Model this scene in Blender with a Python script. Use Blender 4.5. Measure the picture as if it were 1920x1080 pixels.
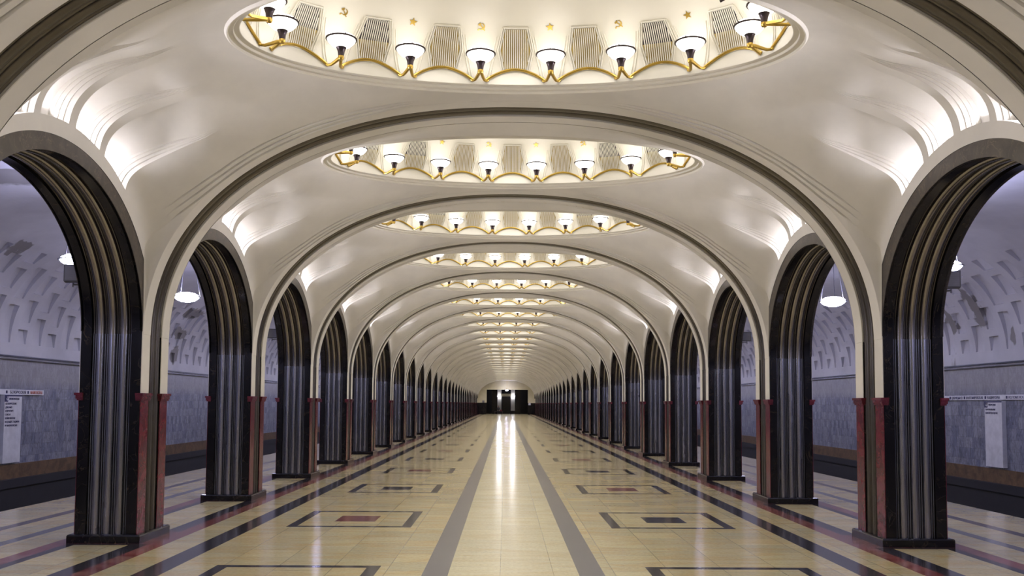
import bpy, math, random
from mathutils import Vector, Matrix
random.seed(7)
PI = math.pi
C = bpy.context.scene.collection
for o in list(bpy.data.objects): bpy.data.objects.remove(o)

# ---------------------------------------------------------------- camera, world, exposure
cam_d = bpy.data.cameras.new('camera'); cam = bpy.data.objects.new('camera', cam_d); C.objects.link(cam)
F_PX, PITCH, ROLL, YAW = 1700.9, 0.0606, 0.0061, -0.0067
cam_d.sensor_width = 36.0; cam_d.sensor_fit = 'HORIZONTAL'
cam_d.lens = F_PX / 1920 * 36.0
cam_d.shift_y = 113.8 / 1920
cam_d.clip_end = 400
cam.matrix_world = (Matrix.Translation((-0.0877, 0, 1.6511)) @ Matrix.Rotation(YAW, 4, 'Z')
                    @ Matrix.Rotation(PI / 2 + PITCH, 4, 'X') @ Matrix.Rotation(-ROLL, 4, 'Z').inverted())
bpy.context.scene.camera = cam
w = bpy.data.worlds.new('world'); bpy.context.scene.world = w; w.use_nodes = True
w.node_tree.nodes['Background'].inputs[0].default_value = (0.6, 0.65, 0.8, 1)
w.node_tree.nodes['Background'].inputs[1].default_value = 0.02
vs = bpy.context.scene.view_settings
vs.view_transform = 'Standard'; vs.look = 'None'; vs.gamma = 1.0; vs.exposure = 0.0; vs.use_curve_mapping = False
cy = bpy.context.scene.cycles
cy.use_denoising = True; cy.max_bounces = 8; cy.diffuse_bounces = 4; cy.glossy_bounces = 4
cy.sample_clamp_indirect = 6.0; cy.caustics_reflective = False; cy.caustics_refractive = False

DOME_E, PEND_E, COVE_E, FILL_E = 4.5, 78.0, 4.6, 76.0          # lamp strengths, the last one for the added dome fill

# ---------------------------------------------------------------- dimensions
L = 4.654                 # bay length
Y0 = 11.17                # centre of the first pier seen in full
PX, HX, HY = 4.76, 0.37, 0.42
NAVE = PX - HX            # 4.39
OPEN = L / 2 - HY         # half of an arcade opening
KMIN, KMAX = -3, 27
SPR = 2.45                # springing
CROWN = 5.30
YEND = 141.6; YREAR = Y0 + (KMIN - 0.5) * L - 0.2
TRK = 10.4; EDGE = 7.6
def yk(k): return Y0 + k * L
def yb(k): return Y0 + (k - 0.5) * L      # bay k lies before pier k

# ---------------------------------------------------------------- materials
def srgb(r, g, b):
    f = lambda c: c / 12.92 if c <= 0.04045 else ((c + 0.055) / 1.055) ** 2.4
    return (f(r / 255), f(g / 255), f(b / 255), 1)
class NT:
    def __init__(s, name):
        m = bpy.data.materials.new(name); m.use_nodes = True
        s.m = m; s.t = m.node_tree; s.b = s.t.nodes['Principled BSDF']
    def n(s, typ, **kw):
        x = s.t.nodes.new(typ)
        for k, v in kw.items(): setattr(x, k, v)
        return x
    def l(s, a, b): s.t.links.new(a, b)
    def coords(s, scale=(1, 1, 1), rot=(0, 0, 0), loc=(0, 0, 0), world=True):
        mp = s.n('ShaderNodeMapping')
        if world:
            g = s.n('ShaderNodeNewGeometry'); s.l(g.outputs['Position'], mp.inputs[0])
        else:
            g = s.n('ShaderNodeTexCoord'); s.l(g.outputs['Object'], mp.inputs[0])
        mp.inputs['Scale'].default_value = scale; mp.inputs['Rotation'].default_value = rot
        mp.inputs['Location'].default_value = loc
        return mp.outputs[0]
    def noise(s, vec, scale, detail=4, rough=0.55, dist=0.0):
        x = s.n('ShaderNodeTexNoise'); x.inputs['Scale'].default_value = scale
        x.inputs['Detail'].default_value = detail; x.inputs['Roughness'].default_value = rough
        x.inputs['Distortion'].default_value = dist; s.l(vec, x.inputs['Vector']); return x.outputs[0]
    def ramp(s, fac, stops):
        x = s.n('ShaderNodeValToRGB'); e = x.color_ramp.elements
        while len(e) < len(stops): e.new(0.5)
        for i, (p, c) in enumerate(stops):
            e[i].position = p; e[i].color = c if len(c) == 4 else (*c, 1)
        s.l(fac, x.inputs[0]); return x.outputs[0]
    def mix(s, fac, a, b, mode='MIX'):
        x = s.n('ShaderNodeMix', data_type='RGBA', blend_type=mode)
        for i, v in ((0, fac), (6, a), (7, b)):
            if isinstance(v, (int, float)): x.inputs[i].default_value = v
            elif isinstance(v, tuple): x.inputs[i].default_value = v
            else: s.l(v, x.inputs[i])
        return x.outputs[2]
    def math(s, op, a, b=0.0, c=0.0):
        x = s.n('ShaderNodeMath', operation=op)
        for i, v in enumerate((a, b, c)):
            if isinstance(v, (int, float)): x.inputs[i].default_value = v
            else: s.l(v, x.inputs[i])
        return x.outputs[0]
    def bump(s, h, strength=0.2, dist=0.01):
        x = s.n('ShaderNodeBump'); x.inputs['Strength'].default_value = strength
        x.inputs['Distance'].default_value = dist; s.l(h, x.inputs['Height']); s.l(x.outputs[0], s.b.inputs['Normal'])
    def set(s, **kw):
        for k, v in kw.items():
            i = s.b.inputs[k.replace('_', ' ')]
            if isinstance(v, (int, float, tuple)): i.default_value = v
            else: s.l(v, i)
        return s.m
M = {}
def plaster(name, col, var=0.05, rough=0.7):
    t = NT(name); v = t.coords()
    n = t.noise(v, 0.9, 5, 0.6); n2 = t.noise(v, 40, 2)
    d = tuple(c * (1 - var * 2.4) for c in col[:3]) + (1,)
    t.bump(n2, 0.06, 0.004)
    return t.set(Base_Color=t.ramp(n, [(0.35, d), (0.6, col)]), Roughness=rough)
M['cream'] = plaster('cream_plaster', (0.76, 0.735, 0.675, 1))
M['white'] = plaster('white_plaster', (0.82, 0.79, 0.70, 1), 0.02, 0.55)
def flat(name, col, rough=0.5, metal=0.0, **kw):
    t = NT(name); v = t.coords(); n = t.noise(v, 6, 3)
    d = tuple(c * 0.85 for c in col[:3]) + (1,)
    return t.set(Base_Color=t.ramp(n, [(0.35, d), (0.65, col)]), Roughness=rough, Metallic=metal, **kw)
def steel():
    t = NT('brushed_steel'); v = t.coords((30, 30, 0.7)); n = t.noise(v, 1.0, 5, 0.6); v2 = t.coords((5, 5, 0.6)); n2 = t.noise(v2, 1.0, 3)
    c = t.ramp(n, [(0.3, (0.26, 0.265, 0.30)), (0.75, (0.40, 0.405, 0.455))])
    r = t.math('MULTIPLY_ADD', n2, 0.2, 0.16)
    return t.set(Base_Color=c, Roughness=r, Metallic=0.95)
M['steel'] = steel(); M['steel_arch'] = flat('brushed_steel_plain', (0.34, 0.32, 0.30, 1), 0.24, 0.95); M['steel_band'] = flat('dull_brown_steel', (0.13, 0.118, 0.105, 1), 0.34, 0.9); M['steel_pier'] = flat('dark_steel_grooves', (0.18, 0.185, 0.215, 1), 0.34, 0.8); M['steel_dark'] = flat('darkened_steel', (0.10, 0.094, 0.094, 1), 0.26, 0.9)  # grooves between the flutes take a darker steel than the flutes
def marble(name, base, dark, vein, vs=3.0, amount=0.5, rough=0.12, thr=0.02, spec=0.5):
    t = NT(name); v = t.coords()
    n = t.noise(v, 5, 6, 0.65, 0.6)
    c = t.ramp(n, [(0.35, dark), (0.65, base)])
    vn = t.noise(v, vs, 5, 0.6, 1.2)
    a = t.math('ABSOLUTE', t.math('SUBTRACT', vn, 0.5))
    mk = t.ramp(a, [(0.0, (amount,) * 3), (thr, (0, 0, 0))])
    c = t.mix(mk, c, vein)
    return t.set(Base_Color=c, Roughness=rough, **{'Specular_IOR_Level': spec})
M['black'] = marble('black_marble', (0.010, 0.009, 0.010, 1), (0.005, 0.005, 0.006, 1), (0.12, 0.09, 0.05, 1), 2.2, 0.35, 0.16, 0.006, 0.35)
M['brown'] = marble('dark_brown_marble', (0.085, 0.072, 0.062, 1), (0.045, 0.039, 0.036, 1), (0.22, 0.17, 0.12, 1), 4.0, 0.6, 0.3, 0.012)
M['red'] = marble('red_rhodonite', (0.15, 0.022, 0.036, 1), (0.08, 0.012, 0.022, 1), (0.20, 0.09, 0.06, 1), 9.0, 0.5, 0.22, 0.015)
M['gold'] = flat('gilded_metal', (0.62, 0.42, 0.09, 1), 0.3, 0.85)
M['bronze'] = flat('dark_bronze', (0.06, 0.045, 0.05, 1), 0.3, 0.7)
M['rod'] = flat('grey_metal', (0.25, 0.25, 0.27, 1), 0.35, 0.8)
M['boxgrey'] = flat('grey_box_paint', (0.12, 0.12, 0.125, 1), 0.5)
M['grille_gold'] = flat('golden_brown_backing', (0.50, 0.37, 0.12, 1), 0.6)
M['grille_dark'] = flat('dark_violet_backing', (0.03, 0.02, 0.035, 1), 0.7)
M['dark'] = flat('dark_concrete', (0.018, 0.017, 0.019, 1), 0.7)  # near-black concrete tone
M['signwhite'] = flat('white_enamel', (0.75, 0.76, 0.80, 1), 0.35)
M['ink'] = flat('dark_blue_ink', (0.02, 0.02, 0.10, 1), 0.5)
M['inkred'] = flat('orange_red_ink', (0.55, 0.10, 0.03, 1), 0.5)
M['pipe'] = flat('polished_cornice_metal', (0.35, 0.35, 0.38, 1), 0.2, 0.9)
def emis(name, col, s, base=(0.8, 0.8, 0.8, 1)):
    t = NT(name)
    return t.set(Base_Color=base, Roughness=0.4, Emission_Color=col, Emission_Strength=s)
M['bowl'] = emis('opal_glass_lit', (1.0, 0.94, 0.86, 1), DOME_E)
M['pendant'] = emis('opal_glass_lit_cool', (0.64, 0.64, 1.0, 1), PEND_E)
M['farlamp'] = emis('far_wall_lamp_glass', (0.85, 0.85, 1.0, 1), 30.0)
def floor_mat(name, c1, c2, c3, tw=0.50, th=0.56, rough=0.145, joint=0.32):
    t = NT(name); v = t.coords((1, 1, 1), (0, 0, PI / 2), (0.31, 0.13, 0))
    br = t.n('ShaderNodeTexBrick'); t.l(v, br.inputs['Vector'])
    br.inputs['Scale'].default_value = 1.0; br.inputs['Brick Width'].default_value = tw
    br.inputs['Row Height'].default_value = th; br.inputs['Mortar Size'].default_value = 0.0028
    br.inputs['Mortar Smooth'].default_value = 0.3
    br.inputs['Color1'].default_value = c1; br.inputs['Color2'].default_value = c2
    br.inputs['Mortar'].default_value = tuple(x * joint for x in c1[:3]) + (1,)
    n = t.noise(t.coords((0.9, 3.0, 1)), 1.6, 6, 0.62, 0.8)
    mk = t.ramp(n, [(0.42, (0, 0, 0)), (0.72, (0.75,) * 3)])
    c = t.mix(mk, br.outputs[0], c3)
    n3 = t.noise(t.coords(), 26, 4, 0.7); c = t.mix(0.22, c, t.ramp(n3, [(0.3, (0.25,) * 3), (0.7, (0.9,) * 3)]), 'OVERLAY')
    r = t.math('MULTIPLY_ADD', t.noise(t.coords(), 2.3, 4), 0.03, rough + 0.005)
    return t.set(Base_Color=c, Roughness=r, Specular_IOR_Level=.42)
M['f_cream'] = floor_mat('cream_floor_marble', (0.51, 0.44, 0.245, 1), (0.40, 0.36, 0.22, 1), (0.43, 0.29, 0.11, 1))
M['f_centre'] = floor_mat('pale_floor_marble', (0.53, 0.48, 0.30, 1), (0.47, 0.43, 0.28, 1), (0.44, 0.35, 0.18, 1), 0.9, 0.52, 0.16)
M['f_grey'] = floor_mat('grey_floor_marble', (0.145, 0.14, 0.145, 1), (0.11, 0.108, 0.115, 1), (0.17, 0.16, 0.155, 1), 9, 1.6)
M['f_black'] = floor_mat('black_floor_marble', (0.022, 0.02, 0.024, 1), (0.03, 0.028, 0.032, 1), (0.035, 0.03, 0.03, 1), 9, 1.6, 0.13)
M['f_red'] = floor_mat('red_floor_marble', (0.19, 0.035, 0.033, 1), (0.12, 0.025, 0.025, 1), (0.32, 0.2, 0.15, 1), 0.8, 0.6)
M['f_dark'] = floor_mat('dark_brown_floor_marble', (0.10, 0.07, 0.06, 1), (0.07, 0.06, 0.06, 1), (0.14, 0.10, 0.08, 1), 0.8, 0.6)
def wall_marble():
    t = NT('blue_grey_wall_marble')
    v = t.coords((1, 1, 1), (0, PI / 2, 0))          # (z, y) plane
    sep = t.n('ShaderNodeSeparateXYZ'); g = t.n('ShaderNodeNewGeometry'); t.l(g.outputs['Position'], sep.inputs[0])
    cmb = t.n('ShaderNodeCombineXYZ'); t.l(sep.outputs[1], cmb.inputs[0]); t.l(sep.outputs[2], cmb.inputs[1])
    br = t.n('ShaderNodeTexBrick'); t.l(cmb.outputs[0], br.inputs['Vector'])
    br.inputs['Scale'].default_value = 1.0; br.inputs['Brick Width'].default_value = 0.17; br.inputs['Row Height'].default_value = 0.24
    br.inputs['Mortar Size'].default_value = 0.002; br.inputs['Bias'].default_value = 0.0
    br.inputs['Color1'].default_value = (0.25, 0.26, 0.31, 1); br.inputs['Color2'].default_value = (0.13, 0.14, 0.20, 1)
    br.inputs['Mortar'].default_value = (0.09, 0.09, 0.10, 1)
    n = t.noise(t.coords((1, 2.6, 1.2)), 3.6, 8, 0.78, 1.2)
    c = t.mix(0.95, br.outputs[0], t.ramp(n, [(0.3, (0.12,) * 3), (0.7, (0.88,) * 3)]), 'OVERLAY')
    hi = t.ramp(t.math('MULTIPLY_ADD', sep.outputs[2], 1.0, -1.6), [(0.25, (0, 0, 0)), (0.5, (0.75,) * 3)])
    c = t.mix(hi, c, t.mix(0.5, (0.30, 0.28, 0.27, 1), t.ramp(n, [(0.3, (0.2,) * 3), (0.7, (0.42,) * 3)])))
    return t.set(Base_Color=c, Roughness=0.45)
M['wallm'] = wall_marble()
M['skirt'] = marble('ochre_brown_marble', (0.19, 0.12, 0.06, 1), (0.09, 0.055, 0.03, 1), (0.25, 0.12, 0.07, 1), 5, 0.5, 0.4, 0.02)
def side_plaster():
    t = NT('grey_white_side_plaster'); v = t.coords()
    n = t.noise(v, 0.8, 5, 0.6)
    c = t.ramp(n, [(0.35, (0.52, 0.52, 0.56)), (0.6, (0.62, 0.62, 0.66))])
    # damp stains that stay on the plaster
    w1 = t.noise(t.coords((1.0, 1.3, 0.45)), 0.55, 6, 0.6, 0.7)
    st = t.ramp(w1, [(0.70, (0, 0, 0)), (0.725, (0.8,) * 3)])
    c = t.mix(st, c, (0.17, 0.155, 0.14, 1))
    # named stains: (centre, radii)
    g = t.n('ShaderNodeNewGeometry')
    for (cx, cyy, cz, rx, ry, rz) in STAINS:
        mp = t.n('ShaderNodeMapping'); mp.vector_type = 'TEXTURE'
        nz = t.n('ShaderNodeTexNoise'); nz.inputs['Scale'].default_value = 3.2; nz.inputs['Detail'].default_value = 4; t.l(g.outputs['Position'], nz.inputs['Vector'])
        ad = t.n('ShaderNodeVectorMath', operation='MULTIPLY_ADD'); t.l(nz.outputs['Color'], ad.inputs[0]); ad.inputs[1].default_value = (0.5,) * 3; t.l(g.outputs['Position'], ad.inputs[2])
        t.l(ad.outputs[0], mp.inputs[0]); mp.inputs['Location'].default_value = (cx + .25, cyy + .25, cz + .25); mp.inputs['Scale'].default_value = (rx, ry, rz)
        ln = t.n('ShaderNodeVectorMath', operation='LENGTH'); t.l(mp.outputs[0], ln.inputs[0])
        k = t.ramp(ln.outputs['Value'], [(0.85, (0.8,) * 3), (1.0, (0, 0, 0))])
        c = t.mix(k, c, (0.16, 0.145, 0.13, 1))
    return t.set(Base_Color=c, Roughness=0.65)
STAINS = [(10.1, 19.66, 3.8, .6, .26, .52), (10.25, 20.92, 3.6, .6, .2, .34), (10.4, 18.65, 3.15, .5, .16, .22), (-9.6, 27.9, 4.35, .6, .7, .20), (-10.15, 28.1, 3.75, .6, .6, .20),
          (-10.4, 28.2, 3.1, .5, .4, .25), (-9.42, 17.3, 4.57, .4, .30, .16), (-7.6, 13.6, 5.02, .9, .5, .4)]
M['sidep'] = side_plaster()
M['endp'] = plaster('yellowish_end_plaster', (0.66, 0.60, 0.40, 1))

# ---------------------------------------------------------------- mesh helpers
class MB:
    def __init__(s): s.v = []; s.f = []; s.mi = []; s.sm = []
    def add(s, vs, fs, mi=0, smooth=False):
        o = len(s.v); s.v += [tuple(p) for p in vs]
        for f in fs: s.f.append(tuple(o + i for i in f)); s.mi.append(mi); s.sm.append(smooth)
    def box(s, x0, x1, y0, y1, z0, z1, mi=0, ch=0.0):
        if ch <= 0:
            s.add([(x0, y0, z0), (x1, y0, z0), (x1, y1, z0), (x0, y1, z0), (x0, y0, z1), (x1, y0, z1), (x1, y1, z1), (x0, y1, z1)],
                  [(3, 2, 1, 0), (4, 5, 6, 7), (0, 1, 5, 4), (1, 2, 6, 5), (2, 3, 7, 6), (3, 0, 4, 7)], mi)
        else:      # chamfered upper rim
            r = lambda a, b, c, d, z: [(a, c, z), (b, c, z), (b, d, z), (a, d, z)]
            vs_ = r(x0, x1, y0, y1, z0) + r(x0, x1, y0, y1, z1 - ch) + r(x0 + ch * .3, x1 - ch * .3, y0 + ch * .3, y1 - ch * .3, z1 - ch * .3) + r(x0 + ch, x1 - ch, y0 + ch, y1 - ch, z1)
            fs = [(3, 2, 1, 0), (12, 13, 14, 15)]
            for k in range(3):
                for i in range(4):
                    j = (i + 1) % 4; fs.append((4 * k + i, 4 * k + j, 4 * k + 4 + j, 4 * k + 4 + i))
            s.add(vs_, fs, mi)
    def grid(s, rows, closed=False, mi=0, smooth=True, flip=False):
        n = len(rows[0]); fs = []
        for i in range(len(rows) - 1):
            for j in range(n if closed else n - 1):
                a, b = i * n + j, i * n + (j + 1) % n; c, d = a + n, b + n
                fs.append((a, c, d, b) if flip else (a, b, d, c))
        s.add([p for r in rows for p in r], fs, mi, smooth)
    def lathe(s, prof, c=(0, 0, 0), n=20, mi=0, smooth=True):
        rows = [[(c[0] + r * math.cos(2 * PI * j / n), c[1] + r * math.sin(2 * PI * j / n), c[2] + z) for j in range(n)] for r, z in prof]
        s.grid(rows, True, mi, smooth)
    def tube(s, pts, r, n=8, mi=0, caps=True):
        pts = [Vector(p) for p in pts]; rows = []; up = None
        for i, p in enumerate(pts):
            t = (pts[min(i + 1, len(pts) - 1)] - pts[max(i - 1, 0)]).normalized()
            if up is None:
                up = Vector((0, 0, 1)) if abs(t.z) < .9 else Vector((1, 0, 0))
            a = t.cross(up).normalized(); b = a.cross(t).normalized(); up = b
            rr = r[i] if isinstance(r, (list, tuple)) else r
            rows.append([p + a * rr * math.cos(2 * PI * j / n) + b * rr * math.sin(2 * PI * j / n) for j in range(n)])
        s.grid(rows, True, mi, True)
        if caps:
            s.add(rows[0], [tuple(range(n))], mi); s.add(rows[-1], [tuple(reversed(range(n)))], mi)
    def mesh(s, name, mats, ang=0.6):
        me = bpy.data.meshes.new(name); me.from_pydata(s.v, [], s.f)
        for m in (mats if isinstance(mats, (list, tuple)) else [mats]): me.materials.append(m)
        me.polygons.foreach_set('material_index', s.mi); me.polygons.foreach_set('use_smooth', s.sm)
        me.update()
        if any(s.sm): me.set_sharp_from_angle(angle=ang)
        return me
def link(name, me, parent=None, loc=(0, 0, 0), rotz=0.0, **tags):
    o = bpy.data.objects.new(name, me); C.objects.link(o); o.location = loc; o.rotation_euler = (0, 0, rotz)
    if parent: o.parent = parent
    for k, v in tags.items(): o[k] = v
    return o
def struct(name, me, label, **kw): return link(name, me, None, kind='structure', label=label, category=kw.pop('category', name.split('_')[0].split('.')[0]), **kw)
def thing(name, label, cat, group=None, loc=(0, 0, 0), rotz=0.0, me=None):
    o = link(name, me, None, loc, rotz); o['label'] = label; o['category'] = cat
    if group: o['group'] = group
    return o
ORD = ['first', 'second', 'third', 'fourth', 'fifth', 'sixth', 'seventh', 'eighth', 'ninth', 'tenth', 'eleventh', 'twelfth', 'thirteenth',
       'fourteenth', 'fifteenth', 'sixteenth', 'seventeenth', 'eighteenth', 'nineteenth', 'twentieth', 'twenty-first', 'twenty-second',
       'twenty-third', 'twenty-fourth', 'twenty-fifth', 'twenty-sixth', 'twenty-seventh', 'twenty-eighth', 'twenty-ninth', 'thirtieth']

# ---------------------------------------------------------------- curves of the vault
def arch_pt(t, base=2.4, crown=CROWN, n=2.2, x0=NAVE):
    """t in 0..pi across the nave"""
    c, s_ = math.cos(t), math.sin(t); e = 2 / n
    return (math.copysign(x0 * abs(c) ** e, c), base + (crown - base) * s_ ** e)
def outer_z(y): return 2.48 + 1.72 * math.sqrt(max(0, 1 - (y / 2.15) ** 2))
RA, RB = 2.86, 1.46      # dome rim half axes
def sstep(a, b, x):
    t = min(1, max(0, (x - a) / (b - a))); return t * t * (3 - 2 * t)

# ---------------------------------------------------------------- floor
def rect_cells():
    xs = [-7.6, -6.67, -6.5, -5.98, -5.82, -5.36, -5.16, -5.04, -4.42, -4.22, -4.02, -3.64, -3.38, -3.0, -2.87, -2.46, -1.9, -1.47, -1.34, -0.885, -0.635]
    xs = xs + [-x for x in reversed(xs)]
    ys = [YREAR]
    for k in range(KMIN - 1, KMAX + 2):
        c = 13.1 + (k - 1) * L
        p = yk(k - 1)
        for y in (p - .58, p - .5, p + .5, p + .58, c - .9, c - .78, c - .32, c + .32, c + .78, c + .9): ys.append(y)
    ys = sorted(y for y in ys if YREAR <= y <= YEND + 12) + [YEND + 12]
    mb = MB(); MI = {'f_cream': 0, 'f_centre': 1, 'f_grey': 2, 'f_black': 3, 'f_red': 4, 'f_dark': 5}
    for j in range(len(ys) - 1):
        ya, yb_ = ys[j], ys[j + 1]; ym = (ya + yb_) / 2
        q = (ym - 13.1) / L; kk = round(q); d = abs(ym - (13.1 + kk * L))
        pd = ym - Y0; pk = round(pd / L); pdist = abs(pd - pk * L)
        for i in range(len(xs) - 1):
            xa, xb = xs[i], xs[i + 1]; x = (xa + xb) / 2; a = abs(x)
            m = 'f_cream'
            if a < .635: m = 'f_centre'
            elif a < .885: m = 'f_grey'
            elif 1.34 < a < 3.0 and d < .9:
                if a < 1.47 or a > 2.87 or d > .78: m = 'f_dark' if False else 'f_black'
                elif 1.9 < a < 2.46 and d < .32:
                    m = 'f_red' if ((kk + (1 if x > 0 else 0)) % 2 == 0) else 'f_black'
            elif 3.38 < a < 3.64: m = 'f_black'
            elif 4.02 < a < 4.22: m = 'f_red'
            elif 4.22 < a < 4.42: m = 'f_black'
            elif 5.04 < a < 5.16: m = 'f_black'
            elif 5.16 < a < 5.36: m = 'f_red'
            elif 5.82 < a < 5.98: m = 'f_grey'
            elif 6.5 < a < 6.67: m = 'f_dark'
            if 4.22 < a < 5.16 and pdist < .58: m = 'f_black' if pdist > .5 else 'f_red'
            mb.add([(xa, ya, 0), (xb, ya, 0), (xb, yb_, 0), (xa, yb_, 0)], [(0, 1, 2, 3)], MI[m])
    for s in (-1, 1):
        f = (0, 1, 2, 3)
        mb.add([(s * EDGE, YREAR, 0), (s * EDGE, YEND, 0), (s * EDGE, YEND, -.25), (s * EDGE, YREAR, -.25)], [f], 0)
    mb.add([(-EDGE, YREAR, -.25), (EDGE, YREAR, -.25), (EDGE, YEND + 12, -.25), (-EDGE, YEND + 12, -.25)], [(0, 1, 2, 3)], 3)
    return mb.mesh('floor', [M[k] for k in MI])
struct('floor', rect_cells(), 'polished cream marble floor with grey stripes and inlaid red and black rectangles')
for s, nm in ((-1, 'left'), (1, 'right')):
    mb = MB()
    x0, x1 = sorted((s * EDGE, s * (TRK + .3)))
    mb.box(x0, x1, YREAR, YEND, -1.35, -1.15)
    xa, xb = sorted((s * (EDGE - .3), s * EDGE)); mb.box(xa, xb, YREAR, YEND, -1.3, -.26)
    struct('floor', mb.mesh('trackbed', M['dark']), f'dark sunken track bed beyond the {nm} platform edge')

# ---------------------------------------------------------------- nave ceiling bay (shared mesh)
def niche_prof(y):
    """0 on the ribs, 1 in a niche, stepping at the jambs"""
    for c in (-1.0, -.34, .34, 1.0):
        d = .27 - abs(y - c)
        if d > 0: return 0.3 if d < .013 else (0.55 if d < .026 else (0.78 if d < .039 else 1.0))
    return 0.0
def ceiling_bay():
    H = OPEN
    cols = []
    e = 1e-4
    half = {0, H}
    for t0 in (.055, .115, .175): half |= {H - t0 - e, H - t0 + e, H - t0 + .013 - e, H - t0 + .013 + e}
    for c in (.34, 1.0):
        for sg in (-1, 1):
            for d in (0, .013, .026, .039): half |= {c + sg * (.27 - d) - e, c + sg * (.27 - d) + e}
    x = 0
    while x < H:
        if all(abs(x - h) > .02 for h in half): half.add(x)
        x += .05
    half = sorted(half); ys = [-h for h in reversed(half) if h > 0] + half
    NL, NR = 3, 56
    rows = []
    for y in ys:
        v = max(0.0, (H - abs(y)) / H)
        n = 2.2 + 0.75 * sstep(0, .8, v)
        zo = outer_z(y); t_edge = H - abs(y)
        rid = 0.0 if t_edge < .0005 else (0.014 * (3 if t_edge < .055 else 2 if t_edge < .115 else 1 if t_edge < .175 else 0))
        if any(t0 - .013 < t_edge < t0 for t0 in (.055, .115, .175)): rid = -.025
        thl = math.asin(min(1, (0.165 / (CROWN - zo)) ** (n / 2)))
        col = []
        ths = [thl * i / NL for i in range(NL + 1)] + [thl + 1e-4 + (PI / 2 - thl) * (i / NR) ** 1.15 for i in range(NR + 1)]
        ths[-1] = PI / 2
        npf = niche_prof(y)
        for i, th in enumerate(ths):
            ex = 2 / n
            cx = NAVE * max(0, math.cos(th)) ** ex; sz = math.sin(th) ** ex
            p = min(1.0, (NAVE - cx) / 0.9) * 0.85
            hh = 1.0 if (p == 0) else v ** p
            zb = 2.4 + (zo - 2.4) * hh
            z = zb + (CROWN - zb) * sz
            # stepped mouldings beside the transverse arch
            if rid and i > 0:
                am = sstep(.35, .62, th) * (1 - sstep(1.12, 1.36, th))
                nx, nz = math.cos(th), math.sin(th)
                cx -= rid * am * nx; z -= rid * am * nz
            el = math.sqrt((cx / RA) ** 2 + (y / RB) ** 2)
            z += (5.25 - z) * (1 - sstep(1.0, 1.3, el))
            if i > NL and npf:
                d = .20 * npf * sstep(3.3, 4.35, cx) 
                nx, nz = math.cos(th * .9), math.sin(th * .9)
                cx += d * nx; z += d * nz
            col.append((cx, y, z))
        rows.append(col)
    mb = MB(); nc = len(rows[0])
    verts = []; idx = {}
    def inside(p): return (p[0] / RA) ** 2 + (p[1] / RB) ** 2 < 1 - 1e-6
    for s in (1, -1):
        base = len(verts)
        for r in rows:
            for q in r: verts.append([q[0] * s, q[1], q[2]])
        for i in range(len(rows) - 1):
            for j in range(nc - 1):
                a, b, c, d = base + i * nc + j, base + (i + 1) * nc + j, base + (i + 1) * nc + j + 1, base + i * nc + j + 1
                ins = [inside(verts[t]) for t in (a, b, c, d)]
                if all(ins): continue
                mb.f.append((a, b, c, d) if s < 0 else (d, c, b, a)); mb.mi.append(0); mb.sm.append(True)
    used = set(t for f in mb.f for t in f)
    for t in used:
        p = verts[t]
        if inside(p):
            k = 1 / math.sqrt((p[0] / RA) ** 2 + (p[1] / RB) ** 2 + 1e-12); p[0] *= k; p[1] *= k; p[2] = 5.25
    remap = {}
    for t in sorted(used): remap[t] = len(remap); mb.v.append(tuple(verts[t]))
    mb.f = [tuple(remap[t] for t in f) for f in mb.f]
    return mb.mesh('ceiling_bay', M['cream'], 0.5)
ceil_me = ceiling_bay()
for k in range(KMIN, KMAX + 2):
    fr = ORD[k] + ' from the front' if 0 <= k < 30 else 'behind the viewpoint'
    struct('ceiling', ceil_me, f'cream plaster vault bay around the oval dome, {fr}', loc=(0, yb(k), 0), category='ceiling')

# ---------------------------------------------------------------- fluted steel profile
def flutes(w, bold, bw, depth=.030, fine=.008):
    """polyline (u, d) across -w/2..w/2; d towards the viewer"""
    pts = [(-w / 2, 0)]
    gap = (w - bold * bw) / (bold + 1); u = -w / 2
    for i in range(bold + 1):
        nf = max(1, round(gap / .024)); fw = gap / nf
        for j in range(nf):
            for q in (0.12, .32, .5, .68, .88): pts.append((u + fw * (j + q), fine * math.sin(PI * q)))
            pts.append((u + fw * (j + 1), 0))
        u += gap
        if i < bold:
            for q in range(1, 10):
                a = PI * q / 10; pts.append((u + bw / 2 - bw / 2 * math.cos(a), .006 + depth * math.sin(a)))
            u += bw; pts.append((u, 0))
    return pts
FL_LONG = flutes(.47, 3, .088, .040); FL_SIDE = flutes(.35, 2, .085, .034)
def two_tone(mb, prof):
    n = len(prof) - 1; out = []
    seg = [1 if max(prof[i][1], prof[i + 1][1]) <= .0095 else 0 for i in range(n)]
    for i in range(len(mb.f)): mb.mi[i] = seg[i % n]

# ---------------------------------------------------------------- pier
Z0, ZC = 0.10, 1.75
def panel(prof, axis, sgn, face):
    mb = MB(); r = []
    for z in (Z0, SPR):
        r.append([((u, sgn * (face + d), z) if axis == 'y' else (sgn * (face + d), u, z)) for u, d in prof])
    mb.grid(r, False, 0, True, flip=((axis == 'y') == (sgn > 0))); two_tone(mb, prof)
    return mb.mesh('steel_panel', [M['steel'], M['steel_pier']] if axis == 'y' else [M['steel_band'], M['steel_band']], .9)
def corner_core():
    mb = MB()
    mb.box(-HX + .034, HX - .034, -.19, .19, Z0, SPR)
    for sx in (-1, 1):
        for sy in (-1, 1):
            x0, x1 = sorted((sx * .235, sx * (HX - .012))); y0, y1 = sorted((sy * .18, sy * HY)); mb.box(x0, x1, y0, y1, Z0, SPR)
    mb.box(-.235, .235, -HY + .03, HY - .03, Z0, SPR)
    return mb.mesh('marble_core', M['black'])
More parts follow.
